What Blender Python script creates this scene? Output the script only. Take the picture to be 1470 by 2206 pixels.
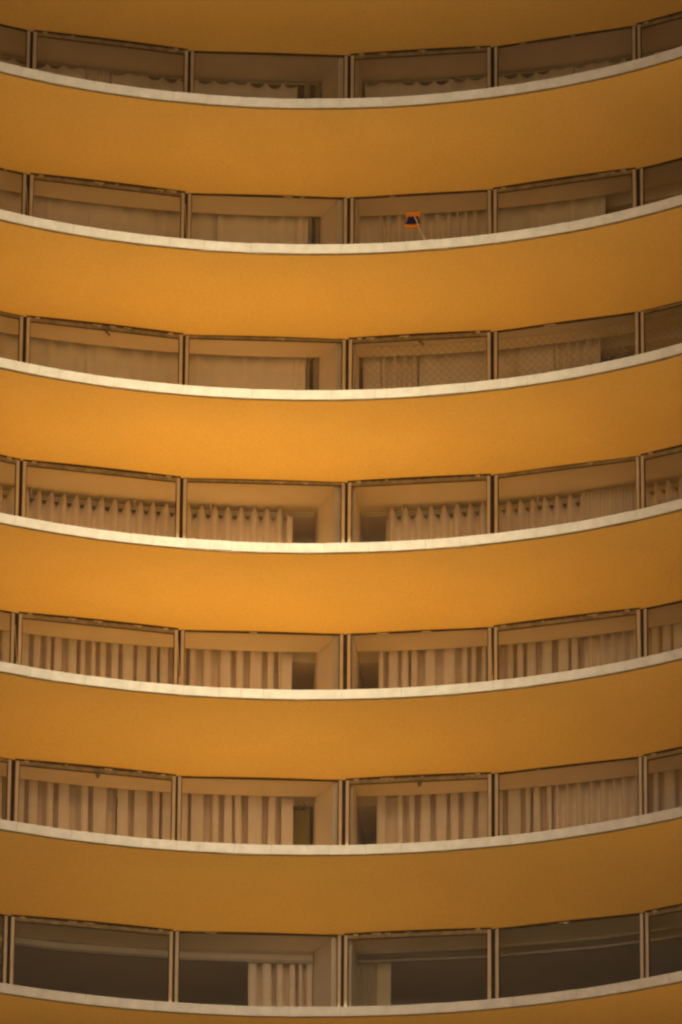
import bpy, bmesh, math, random
from mathutils import Vector, Matrix, noise
rnd = random.Random(7)
R = math.radians
for o in list(bpy.data.objects): bpy.data.objects.remove(o, do_unlink=True)
S = bpy.context.scene
COL = S.collection

# ------------------------------------------------------------------ camera, sky, sun, exposure
ZO = 48.16                                   # height of the facade datum above the street
cam = bpy.data.objects.new('camera', bpy.data.cameras.new('camera'))
COL.objects.link(cam); S.camera = cam
PIT, YAW, ROLL = .37451, .00765, .0076
cp, sp, cy_, sy_ = math.cos(PIT), math.sin(PIT), math.cos(YAW), math.sin(YAW)
Fv = Vector((sy_*cp, cy_*cp, sp)); Rv = Vector((cy_, -sy_, 0)); Uv = Rv.cross(Fv)
R2 = math.cos(ROLL)*Rv + math.sin(ROLL)*Uv
U2 = -math.sin(ROLL)*Rv + math.cos(ROLL)*Uv
CAM = Vector((-.40357, -119.91752, -46.55576 + ZO))
M = Matrix((R2, U2, -Fv)).transposed().to_4x4(); M.translation = CAM
cam.matrix_world = M
FPX = 14995.5
cam.data.sensor_fit = 'HORIZONTAL'; cam.data.sensor_width = 36
cam.data.lens = FPX/1470*36
cam.data.clip_start = 1; cam.data.clip_end = 3000

SUN_E, SUN_AZ = R(31), R(0)                 # elevation; azimuth measured from straight in front of the facade
sd = Vector((math.sin(SUN_AZ)*math.cos(SUN_E), -math.cos(SUN_AZ)*math.cos(SUN_E), math.sin(SUN_E)))
w = bpy.data.worlds.new('World'); S.world = w; w.use_nodes = True
nt = w.node_tree; nt.nodes.clear()
sky = nt.nodes.new('ShaderNodeTexSky'); sky.sky_type = 'NISHITA'; sky.sun_disc = False
sky.sun_elevation = SUN_E; sky.sun_rotation = math.atan2(sd.x, sd.y); sky.dust_density = 6; sky.air_density = 1.2
bg = nt.nodes.new('ShaderNodeBackground'); bg.inputs['Strength'].default_value = .05
wo = nt.nodes.new('ShaderNodeOutputWorld')
nt.links.new(sky.outputs[0], bg.inputs[0]); nt.links.new(bg.outputs[0], wo.inputs[0])
sun = bpy.data.objects.new('sun', bpy.data.lights.new('sun', 'SUN')); COL.objects.link(sun)
sun.data.energy = 5; sun.data.angle = R(6.5); sun.data.color = (1, .87, .52)
sun.rotation_euler = sd.to_track_quat('Z', 'Y').to_euler()
S.view_settings.view_transform = 'Standard'; S.view_settings.look = 'None'
S.view_settings.exposure = 1.66; S.view_settings.gamma = 1
S.render.engine = 'CYCLES'
S.cycles.max_bounces = 10; S.cycles.diffuse_bounces = 6; S.cycles.transparent_max_bounces = 12
S.cycles.filter_width = 2.4

# ------------------------------------------------------------------ materials
def mat(name, col, rough=.7, var=.12, scale=3., bump=0., bscale=40., spec=.3, stretch=(1,1,1), col2=None, metal=0.):
    m = bpy.data.materials.new(name); m.use_nodes = True
    t = m.node_tree; b = t.nodes['Principled BSDF']
    tc = t.nodes.new('ShaderNodeTexCoord'); mp = t.nodes.new('ShaderNodeMapping')
    mp.inputs['Scale'].default_value = stretch
    t.links.new(tc.outputs['Object'], mp.inputs[0])
    n = t.nodes.new('ShaderNodeTexNoise'); n.inputs['Scale'].default_value = scale; n.inputs['Detail'].default_value = 6
    t.links.new(mp.outputs[0], n.inputs['Vector'])
    r = t.nodes.new('ShaderNodeValToRGB')
    c2 = col2 or tuple(c*(1-var*2) for c in col)
    r.color_ramp.elements[0].position = .3; r.color_ramp.elements[1].position = .7
    r.color_ramp.elements[0].color = (*c2, 1); r.color_ramp.elements[1].color = (*col, 1)
    t.links.new(n.outputs[0], r.inputs[0]); t.links.new(r.outputs[0], b.inputs['Base Color'])
    b.inputs['Roughness'].default_value = rough; b.inputs['Specular IOR Level'].default_value = spec
    b.inputs['Metallic'].default_value = metal
    if bump:
        n2 = t.nodes.new('ShaderNodeTexNoise'); n2.inputs['Scale'].default_value = bscale; n2.inputs['Detail'].default_value = 4
        t.links.new(mp.outputs[0], n2.inputs['Vector'])
        bp = t.nodes.new('ShaderNodeBump'); bp.inputs['Strength'].default_value = bump; bp.inputs['Distance'].default_value = .01
        t.links.new(n2.outputs[0], bp.inputs['Height']); t.links.new(bp.outputs[0], b.inputs['Normal'])
    return m

def soffit_mat():
    m = mat('ochre_render', (.78, .52, .165), rough=.85, var=.03, scale=.7, bump=.25, bscale=55, spec=.15)
    t = m.node_tree; b = t.nodes['Principled BSDF']
    ramp = [x for x in t.nodes if x.type == 'VALTORGB'][0]
    mp = [x for x in t.nodes if x.type == 'MAPPING'][0]
    # faint trowel and roller streaks and a few small specks of grime
    n = t.nodes.new('ShaderNodeTexNoise'); n.inputs['Scale'].default_value = 22; n.inputs['Detail'].default_value = 8
    t.links.new(mp.outputs[0], n.inputs['Vector'])
    r = t.nodes.new('ShaderNodeValToRGB'); r.color_ramp.elements[0].position = .25; r.color_ramp.elements[1].position = .6
    r.color_ramp.elements[0].color = (.89, .87, .84, 1); r.color_ramp.elements[1].color = (1, 1, 1, 1)
    t.links.new(n.outputs[0], r.inputs[0])
    v = t.nodes.new('ShaderNodeTexVoronoi'); v.inputs['Scale'].default_value = 1.3
    t.links.new(mp.outputs[0], v.inputs['Vector'])
    r2 = t.nodes.new('ShaderNodeValToRGB'); r2.color_ramp.elements[0].position = .012; r2.color_ramp.elements[1].position = .03
    r2.color_ramp.elements[0].color = (.8, .76, .7, 1); r2.color_ramp.elements[1].color = (1, 1, 1, 1)
    t.links.new(v.outputs['Distance'], r2.inputs[0])
    m1 = t.nodes.new('ShaderNodeMixRGB'); m1.blend_type = 'MULTIPLY'; m1.inputs[0].default_value = 1
    m2 = t.nodes.new('ShaderNodeMixRGB'); m2.blend_type = 'MULTIPLY'; m2.inputs[0].default_value = 1
    t.links.new(ramp.outputs[0], m1.inputs[1]); t.links.new(r.outputs[0], m1.inputs[2])
    t.links.new(m1.outputs[0], m2.inputs[1]); t.links.new(r2.outputs[0], m2.inputs[2])
    t.links.new(m2.outputs[0], b.inputs['Base Color'])
    return m

def glass_mat():
    m = bpy.data.materials.new('window_glass'); m.use_nodes = True
    t = m.node_tree; t.nodes.clear()
    tr = t.nodes.new('ShaderNodeBsdfTransparent'); tr.inputs[0].default_value = (.97, .97, .95, 1)
    gl = t.nodes.new('ShaderNodeBsdfGlossy'); gl.inputs['Roughness'].default_value = .04
    df = t.nodes.new('ShaderNodeBsdfDiffuse'); df.inputs[0].default_value = (.55, .5, .42, 1)
    fr = t.nodes.new('ShaderNodeFresnel'); fr.inputs[0].default_value = 1.5
    n = t.nodes.new('ShaderNodeTexNoise'); n.inputs['Scale'].default_value = 2.2; n.inputs['Detail'].default_value = 5
    tc = t.nodes.new('ShaderNodeTexCoord'); t.links.new(tc.outputs['Object'], n.inputs['Vector'])
    mr = t.nodes.new('ShaderNodeMapRange'); mr.inputs[3].default_value = .01; mr.inputs[4].default_value = .06
    t.links.new(n.outputs[0], mr.inputs[0])
    a = t.nodes.new('ShaderNodeMixShader'); b = t.nodes.new('ShaderNodeMixShader'); o = t.nodes.new('ShaderNodeOutputMaterial')
    t.links.new(fr.outputs[0], a.inputs[0]); t.links.new(tr.outputs[0], a.inputs[1]); t.links.new(gl.outputs[0], a.inputs[2])
    t.links.new(mr.outputs[0], b.inputs[0]); t.links.new(a.outputs[0], b.inputs[1]); t.links.new(df.outputs[0], b.inputs[2])  # film of dust
    t.links.new(b.outputs[0], o.inputs[0])
    return m

OCHRE = soffit_mat()
COPE = mat('coping_stone', (.62, .56, .52), rough=.75, var=.09, scale=5, bump=.3, bscale=60, stretch=(1,1,1))
TILE = mat('terrace_tile', (.82, .51, .14), rough=.8, var=.05, scale=2)
WHITE = mat('plaster', (.82, .665, .51), rough=.85, var=.04, scale=1.5, bump=.15, bscale=30)
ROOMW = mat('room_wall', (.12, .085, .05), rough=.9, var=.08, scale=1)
FRAME = mat('frame_paint', (.52, .43, .335), rough=.55, var=.1, scale=9, stretch=(1,1,.3))
RAIL = mat('rail_paint', (.29, .22, .13), rough=.6, var=.22, scale=6, stretch=(1,1,1))
SEAL = mat('old_sealant', (.085, .05, .025), rough=.9, var=.2, scale=12)
POST = mat('mullion_metal', (.06, .04, .028), rough=.7, var=.2, scale=8)
PUTTY = mat('putty', (.48, .38, .22), rough=.8, var=.15, scale=20)
LATCH = mat('latch_metal', (.16, .12, .07), rough=.5, var=.1, scale=20, metal=.4)
CURT = mat('curtain_linen', (.84, .68, .54), rough=.95, var=.04, scale=8, bump=.2, bscale=120, spec=.05)
CURT2 = mat('curtain_cream', (.84, .68, .51), rough=.95, var=.03, scale=4, bump=.15, bscale=120, spec=.05)
CURTD = mat('curtain_taupe', (.34, .25, .17), rough=.95, var=.1, scale=8, spec=.05, stretch=(6,6,.2))
NET = mat('net_cord', (.5, .42, .3), rough=.8, var=.1)
CORD = mat('white_cord', (.8, .76, .66), rough=.7, var=.03)
ORANGE = mat('orange_plastic', (.80, .30, .012), rough=.4, var=.03, spec=.5)
BLUE = mat('navy_plastic', (.012, .008, .11), rough=.4, var=.1, spec=.4)
OLIVE = mat('olive_board', (.22, .15, .025), rough=.7, var=.06, scale=2)
BLIND = mat('blind_slat', (.58, .45, .3), rough=.8, var=.05, scale=3)
GLASS = glass_mat()
CONC = mat('blocker_concrete', (.42, .33, .28), rough=.9, var=.1, scale=.3)
PAVE = mat('street_asphalt', (.13, .105, .09), rough=.9, var=.12, scale=.1)

# ------------------------------------------------------------------ helpers
class MB:
    def __init__(s): s.v = []; s.f = []
    def add(s, vs, fs):
        k = len(s.v); s.v += [tuple(v) for v in vs]; s.f += [tuple(i+k for i in f) for f in fs]
    def box8(s, p):   # p: 4 bottom (ccw), 4 top
        s.add(p, [(3,2,1,0),(4,5,6,7),(0,1,5,4),(1,2,6,5),(2,3,7,6),(3,0,4,7)])
    def box(s, x0, x1, y0, y1, z0, z1):
        s.box8([(x0,y0,z0),(x1,y0,z0),(x1,y1,z0),(x0,y1,z0),(x0,y0,z1),(x1,y0,z1),(x1,y1,z1),(x0,y1,z1)])
    def fbox(s, fr, u0, u1, d0, d1, z0, z1):   # frame fr = (origin, along, inward): along u, depth d inward, height z
        o, a, n = fr
        P = lambda u, d, z: (o.x+a.x*u+n.x*d, o.y+a.y*u+n.y*d, z)
        s.box8([P(u0,d0,z0),P(u1,d0,z0),P(u1,d1,z0),P(u0,d1,z0),P(u0,d0,z1),P(u1,d0,z1),P(u1,d1,z1),P(u0,d1,z1)])
    def tube(s, pts, r, n=6):
        k = len(s.v); pts = [Vector(p) for p in pts]
        for i, p in enumerate(pts):
            d = (pts[min(i+1, len(pts)-1)] - pts[max(i-1, 0)]).normalized()
            a = d.cross(Vector((0, 0, 1)) if abs(d.z) < .9 else Vector((1, 0, 0))).normalized(); b = d.cross(a)
            for j in range(n):
                t = 2*math.pi*j/n; s.v.append(tuple(p + a*r*math.cos(t) + b*r*math.sin(t)))
        for i in range(len(pts)-1):
            for j in range(n):
                s.f.append((k+i*n+j, k+i*n+(j+1) % n, k+(i+1)*n+(j+1) % n, k+(i+1)*n+j))
        s.f.append(tuple(k+j for j in range(n))[::-1]); s.f.append(tuple(k+(len(pts)-1)*n+j for j in range(n)))
    def build(s, name, m, parent=None, smooth=False, bevel=0.):
        me = bpy.data.meshes.new(name); me.from_pydata(s.v, [], s.f); me.materials.append(m)
        bm = bmesh.new(); bm.from_mesh(me); bmesh.ops.recalc_face_normals(bm, faces=bm.faces); bm.to_mesh(me); bm.free()
        o = bpy.data.objects.new(name, me); COL.objects.link(o); o.parent = parent
        if smooth:
            for p in me.polygons: p.use_smooth = True
        if bevel:
            b = o.modifiers.new('bevel', 'BEVEL'); b.width = bevel; b.segments = 2; b.limit_method = 'ANGLE'
        return o

def tag(o, label, cat=None, group=None, kind=None):
    if label: o['label'] = label
    if cat: o['category'] = cat
    if group: o['group'] = group
    if kind: o['kind'] = kind
    return o
def empty(name, loc=(0, 0, 0)):
    o = bpy.data.objects.new(name, None); COL.objects.link(o); o.location = loc; return o

# ------------------------------------------------------------------ the facade's plan: two concentric arcs
CX, R1, RW = -.31266, 11.2886, 14.385
def pt(a, r, z=0): return Vector((CX + r*math.sin(a), -R1 + r*math.cos(a), z))
ZW = [z+ZO for z in (8.982, 5.969, 3.003, -.056, -2.94, -5.945, -9.014)]       # top of each coping
ZH = [z+ZO for z in (11.348, 8.316, 5.344, 2.389, -.688, -3.604, -6.646)]      # window head above it
ZWX = [ZW[0]+3.0] + ZW + [ZW[-1]-3.03]                                         # one slab above and one below the view
ZHX = [ZH[0]+3.0] + ZH + [ZH[-1]-3.03]
AM = [-.59, -.371, -.1525, .0660, .2615, .467, .68]                            # mullion angles
def px2a(px, r, z):
    lo, hi = -.8, .8
    for _ in range(40):
        m = (lo+hi)/2; d = pt(m, r, z)-CAM
        x = 735 + FPX*d.dot(R2)/d.dot(Fv)
        if x < px: lo = m
        else: hi = m
    return (lo+hi)/2

def sweep(mb, prof, a0, a1, n, close_ends=True):
    """prof: closed (r, z) outline swept along the arc"""
    k = len(mb.v); m = len(prof)
    for i in range(n+1):
        a = a0 + (a1-a0)*i/n
        for r, z in prof: mb.v.append(tuple(pt(a, r, z)))
    for i in range(n):
        for j in range(m):
            mb.f.append((k+i*m+j, k+i*m+(j+1) % m, k+(i+1)*m+(j+1) % m, k+(i+1)*m+j))
    if close_ends:
        mb.f.append(tuple(k+j for j in range(m))); mb.f.append(tuple(k+n*m+j for j in range(m))[::-1])

A0, A1 = -.98, 1.02
B = empty('apartment_building', (0, 4, 0))
BM = Matrix.Translation((0, 4, 0)).inverted()
tag(B, 'concave ochre apartment building with white-edged balcony slabs and long bands of windows', 'building')
_build = MB.build
def bpart(mb, name, m, parent=None, **k):
    o = _build(mb, name, m, parent or B, **k)
    if parent is None: o.matrix_parent_inverse = BM
    return o

POCKET = {1: 0, 2: 1, 3: 1, 4: 0, 5: 1, 6: 1, 7: 2}     # row -> curtain pocket / bare ceiling with rail / beam
DEP = {1: 1.12, 2: .9, 3: .9, 4: 1.15, 5: .98, 6: .95, 7: 1.0}

for i in range(9):
    zw = ZWX[i]
    zh = ZHX[i+1] if i < 8 else zw-.65       # window head of the storey below
    # outer slab with its tapering painted underside
    mb = MB()
    zb = zw-.146
    prof = [(R1+.125, zw-.02), (R1+.125, zb)]
    for t in (.01, .03, .07, .2, .4, .6, .8, .93, 1.0):
        prof.append((R1+.125+(RW-R1-.165)*t, zb+(zh-zb)*t + .018*math.sin(math.pi*t)))
    prof.append((RW-.04, zw-.05))
    sweep(mb, prof, A0, A1, 150)
    o = bpart(mb, 'balcony_slab', OCHRE)
    # terrace tiles on top
    mb = MB(); sweep(mb, [(R1+.2, zw-.02), (RW-.06, zw-.02), (RW-.06, zw-.0), (R1+.2, zw-.0)], A0, A1, 120)
    bpart(mb, 'terrace_floor', TILE)
    # coping of straight stones
    mb = MB(); a = A0 + rnd.uniform(0, .05)
    while a < A1-.03:
        L = rnd.choice((.058, .058, .072, .036)) if rnd.random() < .9 else .02
        b = a+L; g = .0002
        jz, jr = rnd.uniform(-.0025, .0025), rnd.uniform(-.004, .004)
        top, bot = zw+.003+jz, zw-.146+jz
        q = [[], []]
        # the face leans in towards its foot
        for aa, p_ in zip((a+g, b-g), q):
            p_[:] = [pt(aa, R1-.012+jr, top), pt(aa, R1+.23, top), pt(aa, R1+.23, top-.003), pt(aa, R1+.12, top-.04), pt(aa, R1+.12, bot), pt(aa, R1+.07+jr, bot)]
        mb.add(q[0]+q[1], [tuple(range(6))[::-1], tuple(range(6, 12))] + [(j, (j+1) % 6, 6+(j+1) % 6, 6+j) for j in range(6)])
        a = b
    bpart(mb, 'coping', COPE)
    # drip line of grime under the coping
    mb = MB()
    k = 0; a = -.62; n0 = len(mb.v); N = 420
    for q in range(N+1):
        aa = -.62+1.3*q/N
        h = .006 + .012*max(0, noise.noise(Vector((aa*23, i*3.1, 0)))+.1) + .006*abs(noise.noise(Vector((aa*160, i, 5))))
        for r, z in ((R1+.085, zw-.144), (R1+.085, zw-.149-h), (R1+.14, zw-.149-h), (R1+.14, zw-.144)):
            mb.v.append(tuple(pt(aa, r, z)))
    for q in range(N):
        for j in range(4): mb.f.append((q*4+j, q*4+(j+1) % 4, q*4+4+(j+1) % 4, q*4+4+j))
    tag(bpart(mb, 'drip_edge', RAIL), None)

# rooms behind each row of windows
for row in range(0, 9):
    zf = ZWX[row]-.0; zh = ZHX[row]; zup = ZWX[row-1] if row else zh+.64
    d = DEP.get(row, 1.0); kind = POCKET.get(row, 1)
    mb = MB()
    if kind == 1:
        sweep(mb, [(RW-.038, zh+.004), (RW+d, zh+.004), (RW+d, zh+.45), (RW-.038, zh+.45)], A0, A1, 110)
        sweep(mb, [(RW+d, zh+.42), (RW+d+.55, zh+.42), (RW+d+.55, zh-.0), (RW+6, zh-.0), (RW+6, zh+.48), (RW+d, zh+.48)], A0, A1, 110)
    elif kind == 0:
        sweep(mb, [(RW-.038, zh+.004), (RW+6, zh+.004), (RW+6, zh+.45), (RW-.038, zh+.45)], A0, A1, 110)
    else:
        sweep(mb, [(RW-.038, zh+.004), (RW+d, zh+.004), (RW+d, zh+.45), (RW-.038, zh+.45)], A0, A1, 110)
        sweep(mb, [(RW+d, zh+.01), (RW+6, zh+.01), (RW+6, zh+.45), (RW+d, zh+.45)], A0, A1, 110)
    bpart(mb, 'ceiling', WHITE)
    mb = MB(); sweep(mb, [(RW-.04, zf-.2), (RW+6, zf-.2), (RW+6, zf+.015), (RW-.04, zf+.015)], A0, A1, 60)
    bpart(mb, 'room_floor', TILE if row != 7 else ROOMW)
    mb = MB(); sweep(mb, [(RW+4.6, zf), (RW+4.8, zf), (RW+4.8, zh+.1), (RW+4.6, zh+.1)], A0, A1, 60)
    bpart(mb, 'back_wall', ROOMW)
    # splayed pier between the two flats, at the middle mullion
    mb = MB(); zt = zh+.4
    zz = (zf, zh+.003)
    al, ar = AM[3]-.0155, AM[3]+.0105
    pl = [(al, RW+.10), (ar, RW+.10), (ar+.0005, RW+.30), (ar+.002, RW+4.6), (al-.032, RW+4.6), (al-.026, RW+d+.3), (al-.0225, RW+d), (al-.0015, RW+.30)]
    n = len(pl); vs = [pt(a, r, z) for z in zz for a, r in pl]
    mb.add(vs, [tuple(range(n))[::-1], tuple(range(n, 2*n))] + [(j, (j+1) % n, n+(j+1) % n, n+j) for j in range(n)])
    bpart(mb, 'partition', WHITE)
    for ae in (A0, A1-.01):
        mb = MB(); s_ = [(ae, RW-.04), (ae+.01, RW-.04), (ae+.01, RW+6), (ae, RW+6)]
        vs = [pt(a, r, z) for z in (zf+.02, zh+.0) for a, r in s_]
        mb.box8(vs); bpart(mb, 'end_wall', WHITE)
    # plain wall where the photo shows no more windows
    for (a, b) in ((A0, AM[0]), (AM[-1], A1)):
        mb = MB(); sweep(mb, [(RW-.03, zf+.02), (RW+.2, zf+.02), (RW+.2, zh), (RW-.03, zh)], a, b, 12)
        bpart(mb, 'wall', OCHRE)
    if kind == 0:
        rz = .03 if row == 1 else .13
        rq = RW+d+(.09 if row == 1 else .10)
        for dz in ((0,) if row == 1 else (0, .05)):
            for (a_, b_) in ((AM[0], AM[3]-.045), (AM[3]+.02, AM[-1])):
                mb = MB(); sweep(mb, [(rq, zh-rz-.028-dz), (rq+.03, zh-rz-.028-dz), (rq+.03, zh-rz-dz), (rq, zh-rz-dz)], a_, b_, 50)
                bpart(mb, 'curtain_rail', FRAME)
        for a in (-.5, -.33, -.2, -.105, -.02, .07+.06, .2, .3, .38, .5, .6):
            q = pt(a, rq-.012, 0); e = .018
            mb = MB(); mb.box(q.x-e, q.x+e, q.y-.01, q.y+.03, zh-rz-.03, zh+.0)
            bpart(mb, 'rail_bracket', FRAME)
    if kind == 2:
        for (r0, z0, th) in ((RW+d, 0, .05), (RW+d+.05, -.16, .045)):
            for (a, b) in ((AM[0], AM[3]-.04), (AM[3]+.018, AM[-1])):
                mb = MB(); sweep(mb, [(r0, zh+z0-th), (r0+.08, zh+z0-th), (r0+.08, zh+z0), (r0, zh+z0)], a, b, 4)
                bpart(mb, 'beam_moulding', FRAME)
        mb = MB(); sweep(mb, [(RW+d+.06, zh-.17), (RW+d+.12, zh-.17), (RW+d+.12, zh+.005), (RW+d+.06, zh+.005)], AM[0], AM[3]-.04, 4)
        bpart(mb, 'beam', WHITE)

# ------------------------------------------------------------------ windows
# s = projecting sash with a top rail, f = fixed light glazed up to the slab, r = recessed sash with a thin rail
WT = {1: 'fsfsfs', 2: 'fsffsf', 3: 'rsrsfr', 4: 'ssrsrs', 5: 'fsffsf', 6: 'rsfsfs', 7: 'fsfsfs'}
LATCHES = {(3, 1): 225, (3, 3): 908, (6, 1): 205, (6, 3): 905}
for row in range(1, 8):
    zf = ZWX[row]+.02; zh = ZHX[row]
    for k in range(6):
        a, b = AM[k], AM[k+1]
        P, Q = pt(a, RW), pt(b, RW)
        u = (Q-P).normalized(); n = Vector((-u.y, u.x, 0))
        L = (Q-P).length; fr = (P, u, n)
        ty = WT[row][k]
        jl, jr = rnd.uniform(-.01, .01), rnd.uniform(-.01, .01)
        g = .035; sw = .062
        top = {'s': zh-.022, 'r': zh-.012, 'f': zh-.008}[ty]
        rail = {'s': .075, 'r': .05, 'f': .004}[ty]
        dd = {'s': -.055, 'r': -.02, 'f': -.01}[ty]
        mb = MB()
        mb.fbox(fr, g+jl, g+sw+jl, dd, dd+.05, zf, top)
        mb.fbox(fr, L-g-sw+jr, L-g+jr, dd, dd+.05, zf, top)
        mb.fbox(fr, g+sw+jl, L-g-sw+jr, dd+.003, dd+.047, zf, zf+.07)
        win = bpart(mb, 'window', FRAME, bevel=.006)
        if ty != 'f':
            mb = MB(); mb.fbox(fr, g+sw+jl-.001, L-g-sw+jr+.001, dd+.002, dd+.048, top-rail, top-.001)
            bpart(mb, 'top_rail', RAIL, win, bevel=.004)
        # thin rebate behind the stiles, darker
        mb = MB()
        mb.fbox(fr, g+sw+jl, g+sw+jl+.014, dd+.015, dd+.04, zf+.07, top-rail)
        mb.fbox(fr, L-g-sw+jr-.014, L-g-sw+jr, dd+.015, dd+.04, zf+.07, top-rail)
        mb.fbox(fr, g+sw+jl+.014, L-g-sw+jr-.014, dd+.015, dd+.04, top-rail-.016, top-rail-.002)
        bpart(mb, 'glazing_bead', SEAL, win)
        mb = MB(); mb.fbox(fr, g+sw+jl+.01, L-g-sw+jr-.01, dd+.022, dd+.03, zf+.06, top-rail-.008)
        bpart(mb, 'pane', GLASS, win)
        # ragged old sealant along the head
        mb = MB(); N = 90; d0 = dd-.012 if ty == 's' else dd+.004
        for q in range(N+1):
            uu = .03+(L-.06)*q/N
            hh = .016 + .014*max(0, noise.noise(Vector((uu*2.3, row*7+k, 1)))) + .008*noise.noise(Vector((uu*14, row*7+k, 2)))
            for dep, z in ((d0, zh+.03), (d0, zh-hh), (d0+.03, zh-hh), (d0+.03, zh+.03)):
                mb.v.append((P.x+u.x*uu+n.x*dep, P.y+u.y*uu+n.y*dep, z))
        for q in range(N):
            for j in range(4): mb.f.append((q*4+j, q*4+(j+1) % 4, q*4+4+(j+1) % 4, q*4+4+j))
        bpart(mb, 'head_sealant', SEAL, win)
        # dabs of filler and stay clips
        mb = MB(); cnt = 0
        spots = []
        if ty == 's': spots += [(.2, .09, .035), (L-.32, .09, .035)]
        for q in range(rnd.randint(1, 4) if ty != 'f' else rnd.randint(0, 2)): spots.append((rnd.uniform(.3, L-.4), rnd.uniform(.03, .22), rnd.uniform(.012, .022)))
        for (uu, ww, hh) in spots:
            off = rnd.uniform(-.012, .008)
            mb = MB(); mb.fbox(fr, uu, uu+ww, d0-.012-rnd.uniform(0, .004), d0+.02, zh-.024+off-hh*.5, zh-.024+off+hh*.5)
            if ww > .08: mb.fbox(fr, uu+ww*.55, uu+ww*.8, d0-.018, d0+.02, zh-.06+off, zh-.02+off)
            bpart(mb, 'filler_patch', PUTTY, win, bevel=.003)
        if (row, k) in LATCHES:
            al = px2a(LATCHES[(row, k)], RW, zh-.1); q = pt(al, RW) - P; uu = q.dot(u)
            mb = MB(); z0 = top-rail
            mb.fbox(fr, uu-.07, uu+.06, dd-.02, dd+.01, z0-.018, z0+.008)
            o_ = lambda du, dz, dep=-.03: (P.x+u.x*(uu+du)+n.x*(dd+dep), P.y+u.y*(uu+du)+n.y*(dd+dep), z0+dz)
            sg = 1 if row == 3 else .15
            mb.tube([o_(-.06*sg, 0), o_(-.01*sg, -.05), o_(.07*sg, -.13, -.04)], .019, 8)
            mb.tube([o_(.0, -.01), o_(.06*(1-sg), -.09)], .016, 8)
            bpart(mb, 'latch', LATCH, win, smooth=False)
        if (row == 2 and k in (0, 1, 3, 4)) or (row == 5 and k in (0, 1, 3, 4)):
            mb = MB(); zv = zf+ (1.05 if row == 2 else 1.0)
            o_ = lambda uu, z, dep: (P.x+u.x*uu+n.x*dep, P.y+u.y*uu+n.y*dep, z)
            uu = L-.005
            mb.tube([o_(uu-.012, zf+.4, dd-.05), o_(uu, zv+.25, dd-.055)], .016, 8)
            mb.tube([o_(uu, zv+.25, dd-.055), o_(uu-.03, zh-.25, dd-.0)], .008, 6)
            bpart(mb, 'stay_arm', FRAME, win)
    for k in range(7):
        P = pt(AM[k], RW); u = Vector((math.cos(AM[k]), -math.sin(AM[k]), 0)); n = Vector((-u.y, u.x, 0))
        mb = MB(); mb.fbox((P, u, n), -.05, .05, .012, .1, zf, zh)
        bpart(mb, 'mullion', POST)

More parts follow.
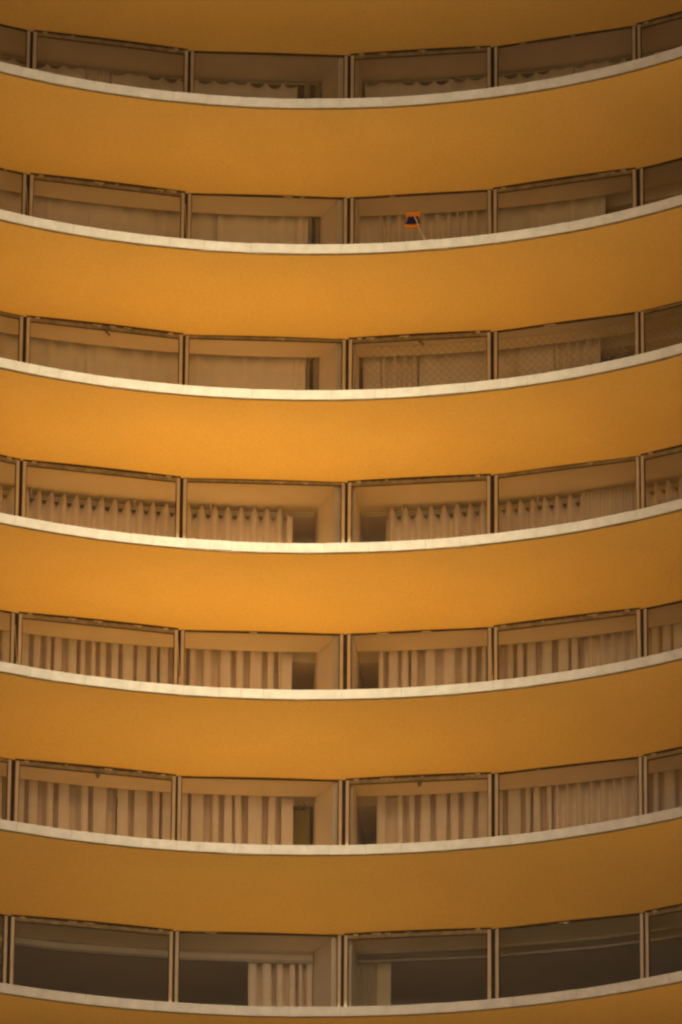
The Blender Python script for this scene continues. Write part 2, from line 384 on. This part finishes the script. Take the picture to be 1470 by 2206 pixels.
# ------------------------------------------------------------------ curtains (each one a thing)
def curtain(row, p0, p1, style, label, mt, top=None, group=None, seed=None, per=.25, depth_off=0., name='curtain', cat='curtain'):
    zf, zh = ZWX[row], ZHX[row]
    d = DEP[row] + {0: .05, 1: .10, 2: .14}[POCKET[row]] + depth_off
    r = RW+d
    zv = zf+1.2
    a0, a1 = px2a(p0, r, zv), px2a(p1, r, zv)
    if style == 'flat' and row in (2, 3) and p1-p0 > 30: a1 += .0035
    L = (a1-a0)*r
    rs = random.Random(seed if seed is not None else row*100+int(p0))
    zt = zh+.1 if POCKET[row] == 1 else ((zh-.045 if row == 1 else zh-.17) if POCKET[row] == 0 else zh-.02)
    if top is not None: zt = zh+top
    zb = zf+.04
    # fold profile: list of (s, depth)
    prof = []
    s = 0.
    if style == 'pleat':            # broad light fronts between dark deep returns
        while s < L:
            w_ = per*rs.uniform(.6, 1.45); fr_ = rs.uniform(.42, .74)
            bk = w_*(1-fr_); am = rs.uniform(.22, .32)
            f0 = rs.uniform(-.012, .012)
            prof += [(s, f0), (s+w_*fr_*.3, f0-.018), (s+w_*fr_*.8, f0-.01), (s+w_*fr_, f0+.01),
                     (s+w_*fr_-.012, am*.8), (s+w_*fr_+bk*.35, am), (s+w_*fr_+bk*.8, am*.85), (s+w_+.004, am*.3)]
            s += w_
    elif style in ('soft', 'dense', 'flat'):
        amp = {'soft': .075, 'dense': .05, 'flat': (.03 if row in (2, 3) else .012)}[style]
        pw = {'soft': .22, 'dense': .075, 'flat': (.42 if row in (2, 3) else .7)}[style]
        n = max(6, int(L/.018)); ph = rs.uniform(0, 9)
        for q in range(n+1):
            x = L*q/n
            t = x/pw + .5*noise.noise(Vector((x*2.2, ph, 0)))
            y = amp*(math.sin(2*math.pi*t+ph) + .5*noise.noise(Vector((x*3/pw*.4, ph+5, 0))))
            prof.append((x, y))
    elif style == 'tab':            # pinch-pleat heads standing above the rail
        s = 0.
        while s < L:
            w_ = per*rs.uniform(.92, 1.08)
            prof += [(s+w_*t, .06+.085*math.cos(2*math.pi*t)) for t in (0, .12, .25, .35, .5, .65, .75, .88)]
            s += w_
    prof = [(min(x, L), y) for x, y in prof]
    # heights
    rows_ = 10
    mb = MB(); m = len(prof); th = .006
    for side in (0, 1):
        for j in range(rows_+1):
            t = j/rows_
            for i_, (x, y) in enumerate(prof):
                sway = .012*noise.noise(Vector((x*4, t*2.0+row, seed or 3)))*(1-t*.3)
                xx = x + (.10 if row in (6, 7) else .03)*noise.noise(Vector((x*3, t*1.3, row*2.3)))*(1-t)
                ztop = zt
                if style == 'tab':
                    ztop = zt + .0 + max(-.05, .10*max(0, -math.cos(2*math.pi*(x/per % 1.0)))**1.0 - .03)*1.0
                    ph2 = (y-.06)/.085        # -1 at the fronts
                    ztop = zt + .12*max(0, -ph2)**1.3 - .10*max(0, ph2)**.7
                if style == 'flat' and POCKET[row] == 0:   # scalloped heading that sags between its hooks
                    ztop = zt - .13*abs(math.sin(math.pi*(x/.34)))**.8*(.7+.6*noise.noise(Vector((x*1.1, row, 9))))
                z = zb+(ztop-zb)*t
                q = pt(a0+min(max(xx, 0), L)/r, r + y + sway + side*th, z)
                mb.v.append(tuple(q))
    K = m*(rows_+1)
    for j in range(rows_):
        for i_ in range(m-1):
            v = j*m+i_
            mb.f.append((v, v+1, v+m+1, v+m)); mb.f.append((K+v+m, K+v+m+1, K+v+1, K+v))
    for i_ in range(m-1):
        mb.f.append((i_+1, i_, K+i_, K+i_+1)); v = rows_*m+i_; mb.f.append((v, v+1, K+v+1, K+v))
    for j in range(rows_):
        v = j*m; mb.f.append((v+m, v, K+v, K+v+m)); v = j*m+m-1; mb.f.append((v, v+m, K+v+m, K+v))
    o = mb.build(name, mt, smooth=(style != 'pleat'))
    c = pt((a0+a1)/2, r, zb)
    me = o.data
    for vv in me.vertices: vv.co -= c
    o.location = c
    tag(o, label, cat, group)
    return o

# row 1, topmost windows
curtain(1, -250, 182, 'flat', 'cream curtain with scalloped heading at the far left of the topmost windows', CURT2)
curtain(1, 184, 236, 'dense', 'narrow gathered strip of curtain in the topmost windows, left of centre', CURT2, seed=5)
curtain(1, 238, 640, 'flat', 'long flat cream curtain with scalloped heading, topmost windows left of the middle post', CURT2)
curtain(1, 655, 716, 'pleat', 'narrow dark folded curtain against the pier in the topmost windows', CURTD, per=.16)
curtain(1, 786, 1236, 'flat', 'flat cream curtain just right of the middle post in the topmost windows', CURT2)
curtain(1, 1238, 1650, 'flat', 'shaded cream curtain at the far right of the topmost windows', CURT2)
# row 2
curtain(2, -250, 183, 'flat', 'flat cream curtain at the far left of the second window band from the top', CURT2)
curtain(2, 186, 244, 'flat', 'narrow plain curtain strip in the left sash of the second window band', CURT2, depth_off=-.03)
curtain(2, 247, 464, 'flat', 'flat cream curtain behind the second mullion of the second window band', CURT2, depth_off=.02)
curtain(2, 466, 636, 'flat', 'plain curtain panel left of the pier in the second window band', CURT2, seed=44)
curtain(2, 638, 663, 'flat', 'very narrow pale curtain strip beside dark drapes, second window band', CURT2, depth_off=-.03)
curtain(2, 664, 714, 'pleat', 'dark striped drape beside the pier in the second window band', CURTD, per=.15)
curtain(2, 772, 812, 'flat', 'narrow curtain strip right of the pier in the second window band', CURT2)
curtain(2, 814, 1066, 'soft', 'softly folded curtain behind the orange window cleaner', CURT2)
curtain(2, 1068, 1300, 'flat', 'dim flat curtain in the dark-railed sash of the second window band', CURT2, depth_off=.03)
# row 3
curtain(3, -250, 181, 'flat', 'flat curtain at the far left of the third window band', CURT2, seed=9)
curtain(3, 184, 245, 'flat', 'narrow plain curtain strip below the dangling latch of the third window band', CURT2, depth_off=-.03)
curtain(3, 248, 456, 'flat', 'flat curtain spanning the second mullion of the third window band', CURT2, depth_off=.02, seed=19)
curtain(3, 458, 631, 'flat', 'plain pale panel curtain left of the pier in the third window band', CURT2, seed=23)
curtain(3, 633, 658, 'flat', 'very narrow pale curtain strip left of the dark drape, third window band', CURT2, depth_off=-.03)
curtain(3, 660, 708, 'pleat', 'dark striped drape beside the pier in the third window band', CURTD, per=.14)
curtain(3, 782, 814, 'flat', 'narrow curtain strip right of the pier behind the net', CURT2)
curtain(3, 816, 900, 'soft', 'pale curtain close to the pier behind the diamond net', CURT2, seed=3)
curtain(3, 902, 1190, 'flat', 'wide plain curtain behind the diamond net and the mullion', CURT2, depth_off=.02, seed=4)
curtain(3, 1192, 1298, 'soft', 'folded curtain ending at the dark gap behind the diamond net', CURT2, seed=8)
# row 4
curtain(4, -250, 36, 'tab', 'tab-headed pleated curtain at the far left edge of the fourth window band', CURT)
curtain(4, 42, 388, 'tab', 'tab-headed pleated curtain filling the left sash of the fourth window band', CURT)
curtain(4, 390, 616, 'tab', 'tab-headed pleated curtain left of the pier in the fourth window band', CURT)
curtain(4, 617, 630, 'flat', 'thin plain curtain edge beside the dark gap of the fourth window band', CURT, depth_off=-.03)
curtain(4, 830, 1052, 'tab', 'tab-headed pleated curtain right of the pier in the fourth window band', CURT)
curtain(4, 1056, 1258, 'tab', 'tab-headed pleated curtain left of the tightly gathered one, fourth window band', CURT)
curtain(4, 1259, 1374, 'dense', 'tightly gathered pale curtain at the right of the fourth window band', CURT2, top=-.06)
curtain(4, 1376, 1640, 'tab', 'tab-headed pleated curtain at the far right edge of the fourth window band', CURT)
# row 5
curtain(5, -250, 36, 'pleat', 'deeply folded curtain at the far left edge of the fifth window band', CURT)
curtain(5, 40, 262, 'pleat', 'deeply folded curtain in the left half of the left sash, fifth window band', CURT)
curtain(5, 263, 388, 'pleat', 'deeply folded curtain just left of the second mullion, fifth window band', CURT)
curtain(5, 390, 604, 'pleat', 'deeply folded curtain left of the pier in the fifth window band', CURT)
curtain(5, 605, 629, 'flat', 'plain curtain edge beside the grey gap of the fifth window band', CURT)
curtain(5, 816, 1056, 'pleat', 'deeply folded curtain right of the dark opening in the fifth window band', CURT)
curtain(5, 1058, 1258, 'pleat', 'deeply folded curtain in the right sash of the fifth window band', CURT)
curtain(5, 1259, 1376, 'soft', 'softly folded curtain near the right mullion of the fifth window band', CURT, per=.2)
curtain(5, 1378, 1640, 'pleat', 'deeply folded curtain at the far right edge of the fifth window band', CURT)
# row 6
curtain(6, -250, 30, 'pleat', 'long folded curtain at the far left edge of the sixth window band', CURT, per=.28)
curtain(6, 34, 250, 'pleat', 'long folded curtain at the left of the left sash, sixth window band', CURT, per=.33)
curtain(6, 251, 384, 'pleat', 'long folded curtain just left of the second mullion, sixth window band', CURT, per=.3)
curtain(6, 386, 604, 'pleat', 'long folded curtain left of the olive board, sixth window band', CURT, per=.31)
curtain(6, 605, 631, 'flat', 'plain curtain edge touching the olive board', CURT)
curtain(6, 812, 1054, 'pleat', 'long folded curtain right of the dark opening, sixth window band', CURT, per=.3)
curtain(6, 1056, 1190, 'pleat', 'softly folded curtain left in the right sash of the sixth window band', CURT)
curtain(6, 1191, 1388, 'soft', 'softly folded curtain left of the rightmost mullion, sixth window band', CURT, seed=77)
curtain(6, 1390, 1640, 'pleat', 'long folded curtain at the far right edge of the sixth window band', CURT, per=.3)
# row 7
curtain(7, 534, 690, 'pleat', 'single folded curtain hanging beside the pier in the lowest window band', CURT, per=.19)

# pleated vertical blind, lowest band
def blind():
    zf, zh = ZWX[7], ZHX[7]; r = RW+1.18
    a0, a1, a2 = px2a(768, r, zf+1.2), px2a(812, r, zf+1.2), px2a(842, r, zf+1.2)
    t = empty('vertical_blind', pt((a0+a2)/2, r, zf+.04)); tag(t, 'pale vertical slat blind right of the pier in the lowest window band', 'blind')
    T = Matrix.Translation(t.location).inverted(); n = 8
    mb = MB()
    for i in range(n):
        b = a0+(a1-a0)*i/n; c = b+(a1-a0)/n*.62
        vs = [pt(x, q, z) for z in (zf+.05, zh-.17) for x, q in ((b, r), (c, r-.014), (c, r-.008), (b, r+.006))]
        mb.box8(vs)
    o = mb.build('slat_pack', BLIND, t); o.matrix_parent_inverse = T
    mb = MB(); mb.box8([pt(x, q, z) for z in (zf+.05, zh-.165) for x, q in ((a1, r-.01), (a2, r-.01), (a2, r+.006), (a1, r+.006))])
    o = mb.build('end_panel', BLIND, t); o.matrix_parent_inverse = T
    mb = MB(); mb.box8([pt(x, q, z) for z in (zh-.165, zh-.13) for x, q in ((a0, r-.035), (a2, r-.035), (a2, r+.02), (a0, r+.02))])
    o = mb.build('head_rail', FRAME, t); o.matrix_parent_inverse = T
blind()

# olive board leaning in the gap, sixth band
def board():
    zf, zh = ZWX[6], ZHX[6]; r = RW+1.25
    a0, a1 = px2a(628, r, zf+1.5), px2a(667, r, zf+1.5)
    ztop = zh-.15
    t = empty('storage_board', pt((a0+a1)/2, r, zf+.02)); tag(t, 'olive board with hooks on top beside the pier, sixth window band', 'board')
    T = Matrix.Translation(t.location).inverted()
    mb = MB(); mb.box8([pt(x, q, z) for z in (zf+.02, ztop) for x, q in ((a0, r), (a1, r), (a1, r+.04), (a0, r+.04))])
    o = mb.build('panel', OLIVE, t, bevel=.004); o.matrix_parent_inverse = T
    for k, f in enumerate((.25, .6, .85)):
        mb = MB(); a = a0+(a1-a0)*f
        mb.tube([pt(a, r+.02, ztop), pt(a+.001, r+.02, ztop+.05), pt(a+.004, r+.02, ztop+.1), pt(a+.001, r+.02, ztop+.14)], .012, 6)
        o = mb.build('hook', LATCH if k % 2 else FRAME, t, smooth=True); o.matrix_parent_inverse = T
board()

# diamond safety nets behind the glass of the third band
def net(k0, px0, px1, label):
    zf, zh = ZWX[3], ZHX[3]; r = RW+.35
    a0, a1 = px2a(px0, r, zf+1.5), px2a(px1, r, zf+1.5)
    L = (a1-a0)*r; H = 1.75; z0 = zh-.02-H; st = .155
    mb = MB()
    def P(x, z):
        sag = .012*noise.noise(Vector((x*2, z*2, k0)))
        return pt(a0+x/r, r+sag*3, z+sag)
    nlines = int((L+H)/st)+2
    for i in range(-int(H/st)-1, int(L/st)+1):
        for sg in (0, 1):
            pts = []
            for q in range(0, 13):
                h = H*q/12; x = i*st + h + (st*.3)
                if sg: x = L - x
                if 0 <= x <= L: pts.append(P(x, z0+h))
            if len(pts) > 1: mb.tube(pts, .0042, 4)
    mb.tube([P(0, z0+H), P(L/2, z0+H-.01), P(L, z0+H)], .006, 4)
    o = mb.build('safety_net', NET); tag(o, label, 'net', 'safety nets of the third window band')
    c = pt((a0+a1)/2, r, z0)
    for v in o.data.vertices: v.co -= c
    o.location = c
net(1, 782, 1054, 'pale diamond net behind the window right of the middle post')
net(2, 1074, 1364, 'pale diamond net behind the window left of the rightmost mullion')
net(3, 1386, 1620, 'pale diamond net behind the dark window at the right edge')

# magnetic window cleaner on the glass of the second band
def cleaner():
    zh = ZHX[2]; r = RW-.02
    a = px2a(892, r, zh-.35)
    k = 3; P, Q = pt(AM[3], RW), pt(AM[4], RW); u = (Q-P).normalized(); n = Vector((-u.y, u.x, 0))
    uu = (pt(a, RW)-P).dot(u)
    # height: find z whose projection is y = 472
    def zy(py):
        lo, hi = zh-2, zh+1
        for _ in range(40):
            z = (lo+hi)/2; d = P+u*uu+Vector((0, 0, z))-CAM
            y = 1103-FPX*d.dot(U2)/d.dot(Fv)
            if y > py: lo = z
            else: hi = z
        return (lo+hi)/2
    zc = zy(473)
    O = P+u*uu+n*(-.012); O.z = zc
    t = empty('window_cleaner', O); tag(t, 'orange and navy magnetic window cleaner stuck on the glass with a cord', 'window cleaner')
    def slab(outline, d0, d1):
        mb = MB(); m = len(outline)
        vs = [u*x+n*d+Vector((0, 0, z)) for d in (d0, d1) for x, z in outline]
        mb.add(vs, [tuple(range(m))[::-1], tuple(range(m, 2*m))]+[(j, (j+1) % m, m+(j+1) % m, m+j) for j in range(m)])
        return mb
    slab([(-.14, .135), (.14, .14), (.145, .05), (.125, -.01), (.10, .035), (-.095, .035), (-.125, .0), (-.142, .05)], -.05, -.002).build('top_pad', ORANGE, t, bevel=.008)
    slab([(-.1, .036), (.1, .036), (.105, -.03), (.125, -.075), (.15, -.10), (.09, -.118), (-.03, -.122), (-.165, -.105), (-.125, -.07), (-.105, -.02)], -.075, -.004).build('handle_body', BLUE, t, bevel=.01)
    slab([(-.165, -.106), (-.03, -.123), (.09, -.119), (.15, -.102), (.14, -.165), (.05, -.178), (-.07, -.18), (-.15, -.165)], -.05, -.002).build('wiper_pad', ORANGE, t, bevel=.008)
    mb = MB(); mb.tube([u*x+n*d+Vector((0, 0, z)) for x, z, d in ((.02, .05, -.08), (.06, -.03, -.1), (.1, -.14, -.1), (.115, -.22, -.1), (.17, -.34, -.11), (.24, -.47, -.12), (.33, -.7, -.12), (.35, -1.2, -.1))], .011, 6)
    mb.build('cord', CORD, t, smooth=True)
cleaner()

# ------------------------------------------------------------------ rest of the building and the ground, plus added light blockers
mb = MB(); sweep(mb, [(R1+.3, 0), (RW+6, 0), (RW+6, ZWX[8]-.7), (R1+.3, ZWX[8]-.7)], A0, A1, 60)
bpart(mb, 'lower_storeys', OCHRE)
mb = MB(); sweep(mb, [(RW+.3, ZHX[0]+.5), (RW+6, ZHX[0]+.5), (RW+6, ZHX[0]+9), (RW+.3, ZHX[0]+9)], A0, A1, 60)
bpart(mb, 'upper_storeys', OCHRE)
mb = MB(); sweep(mb, [(RW+5.9, 1), (RW+6.2, 1), (RW+6.2, ZHX[0]+9), (RW+5.9, ZHX[0]+9)], A0, A1, 40)
bpart(mb, 'rear_wall', OCHRE)
mb = MB(); mb.box(-1500, 1500, -1500, 1500, -.5, 0)
tag(mb.build('ground', PAVE), None, None, None, 'structure')

# added sun blocker out of view: its opening shapes the sunlight on this facade
TX, TZ = -1.4, 1.3+ZO                         # centre of the patch of sunlight on the facade
YB = -82.
t_ = (1.5-YB)/math.cos(SUN_E)/math.cos(SUN_AZ)
hc = Vector((TX, 1.5, TZ)) + sd*t_           # where its ray passes the blocker
HW, HZ = 4.3, 6.7
nb = empty('sun_blocker', (hc.x, YB-8, 0)); tag(nb, 'added unseen sun blocker with an opening that lights the middle of the facade', 'building')
T = Matrix.Translation(nb.location).inverted()
ZB = 63                                      # underside of the blocker, well above the street
for sgn in (-1, 1):
    x0, x1 = sorted((hc.x+sgn*HW, hc.x+sgn*115))
    mb = MB(); mb.box(x0, x1, YB-6, YB, ZB, hc.z+45)
    o = mb.build('blocker_side', CONC, nb); o.matrix_parent_inverse = T
    x0, x1 = sorted((hc.x+sgn*115, hc.x+sgn*130))
    mb = MB(); mb.box(x0, x1, YB-16, YB+.3, 0, hc.z+45)
    o = mb.build('blocker_leg', CONC, nb); o.matrix_parent_inverse = T
for (z0, z1) in ((hc.z+HZ, hc.z+45.2), (ZB-.2, hc.z-HZ)):
    mb = MB(); mb.box(hc.x-HW-.5, hc.x+HW+.5, YB-6.2, YB+.2, z0, z1)
    o = mb.build('blocker_centre', CONC, nb); o.matrix_parent_inverse = T

for x0, x1, lab in ((66, 84, 'added unseen block on the right that hides the sky from the windows'), (-88, -70, 'added unseen block on the left that hides the sky from the windows')):
    mb = MB(); mb.box(x0, x1, -78, 30, 0, 104)  # added out of view to keep sky reflections off the side windows
    tag(mb.build('sky_blocker', CONC), lab, 'building')
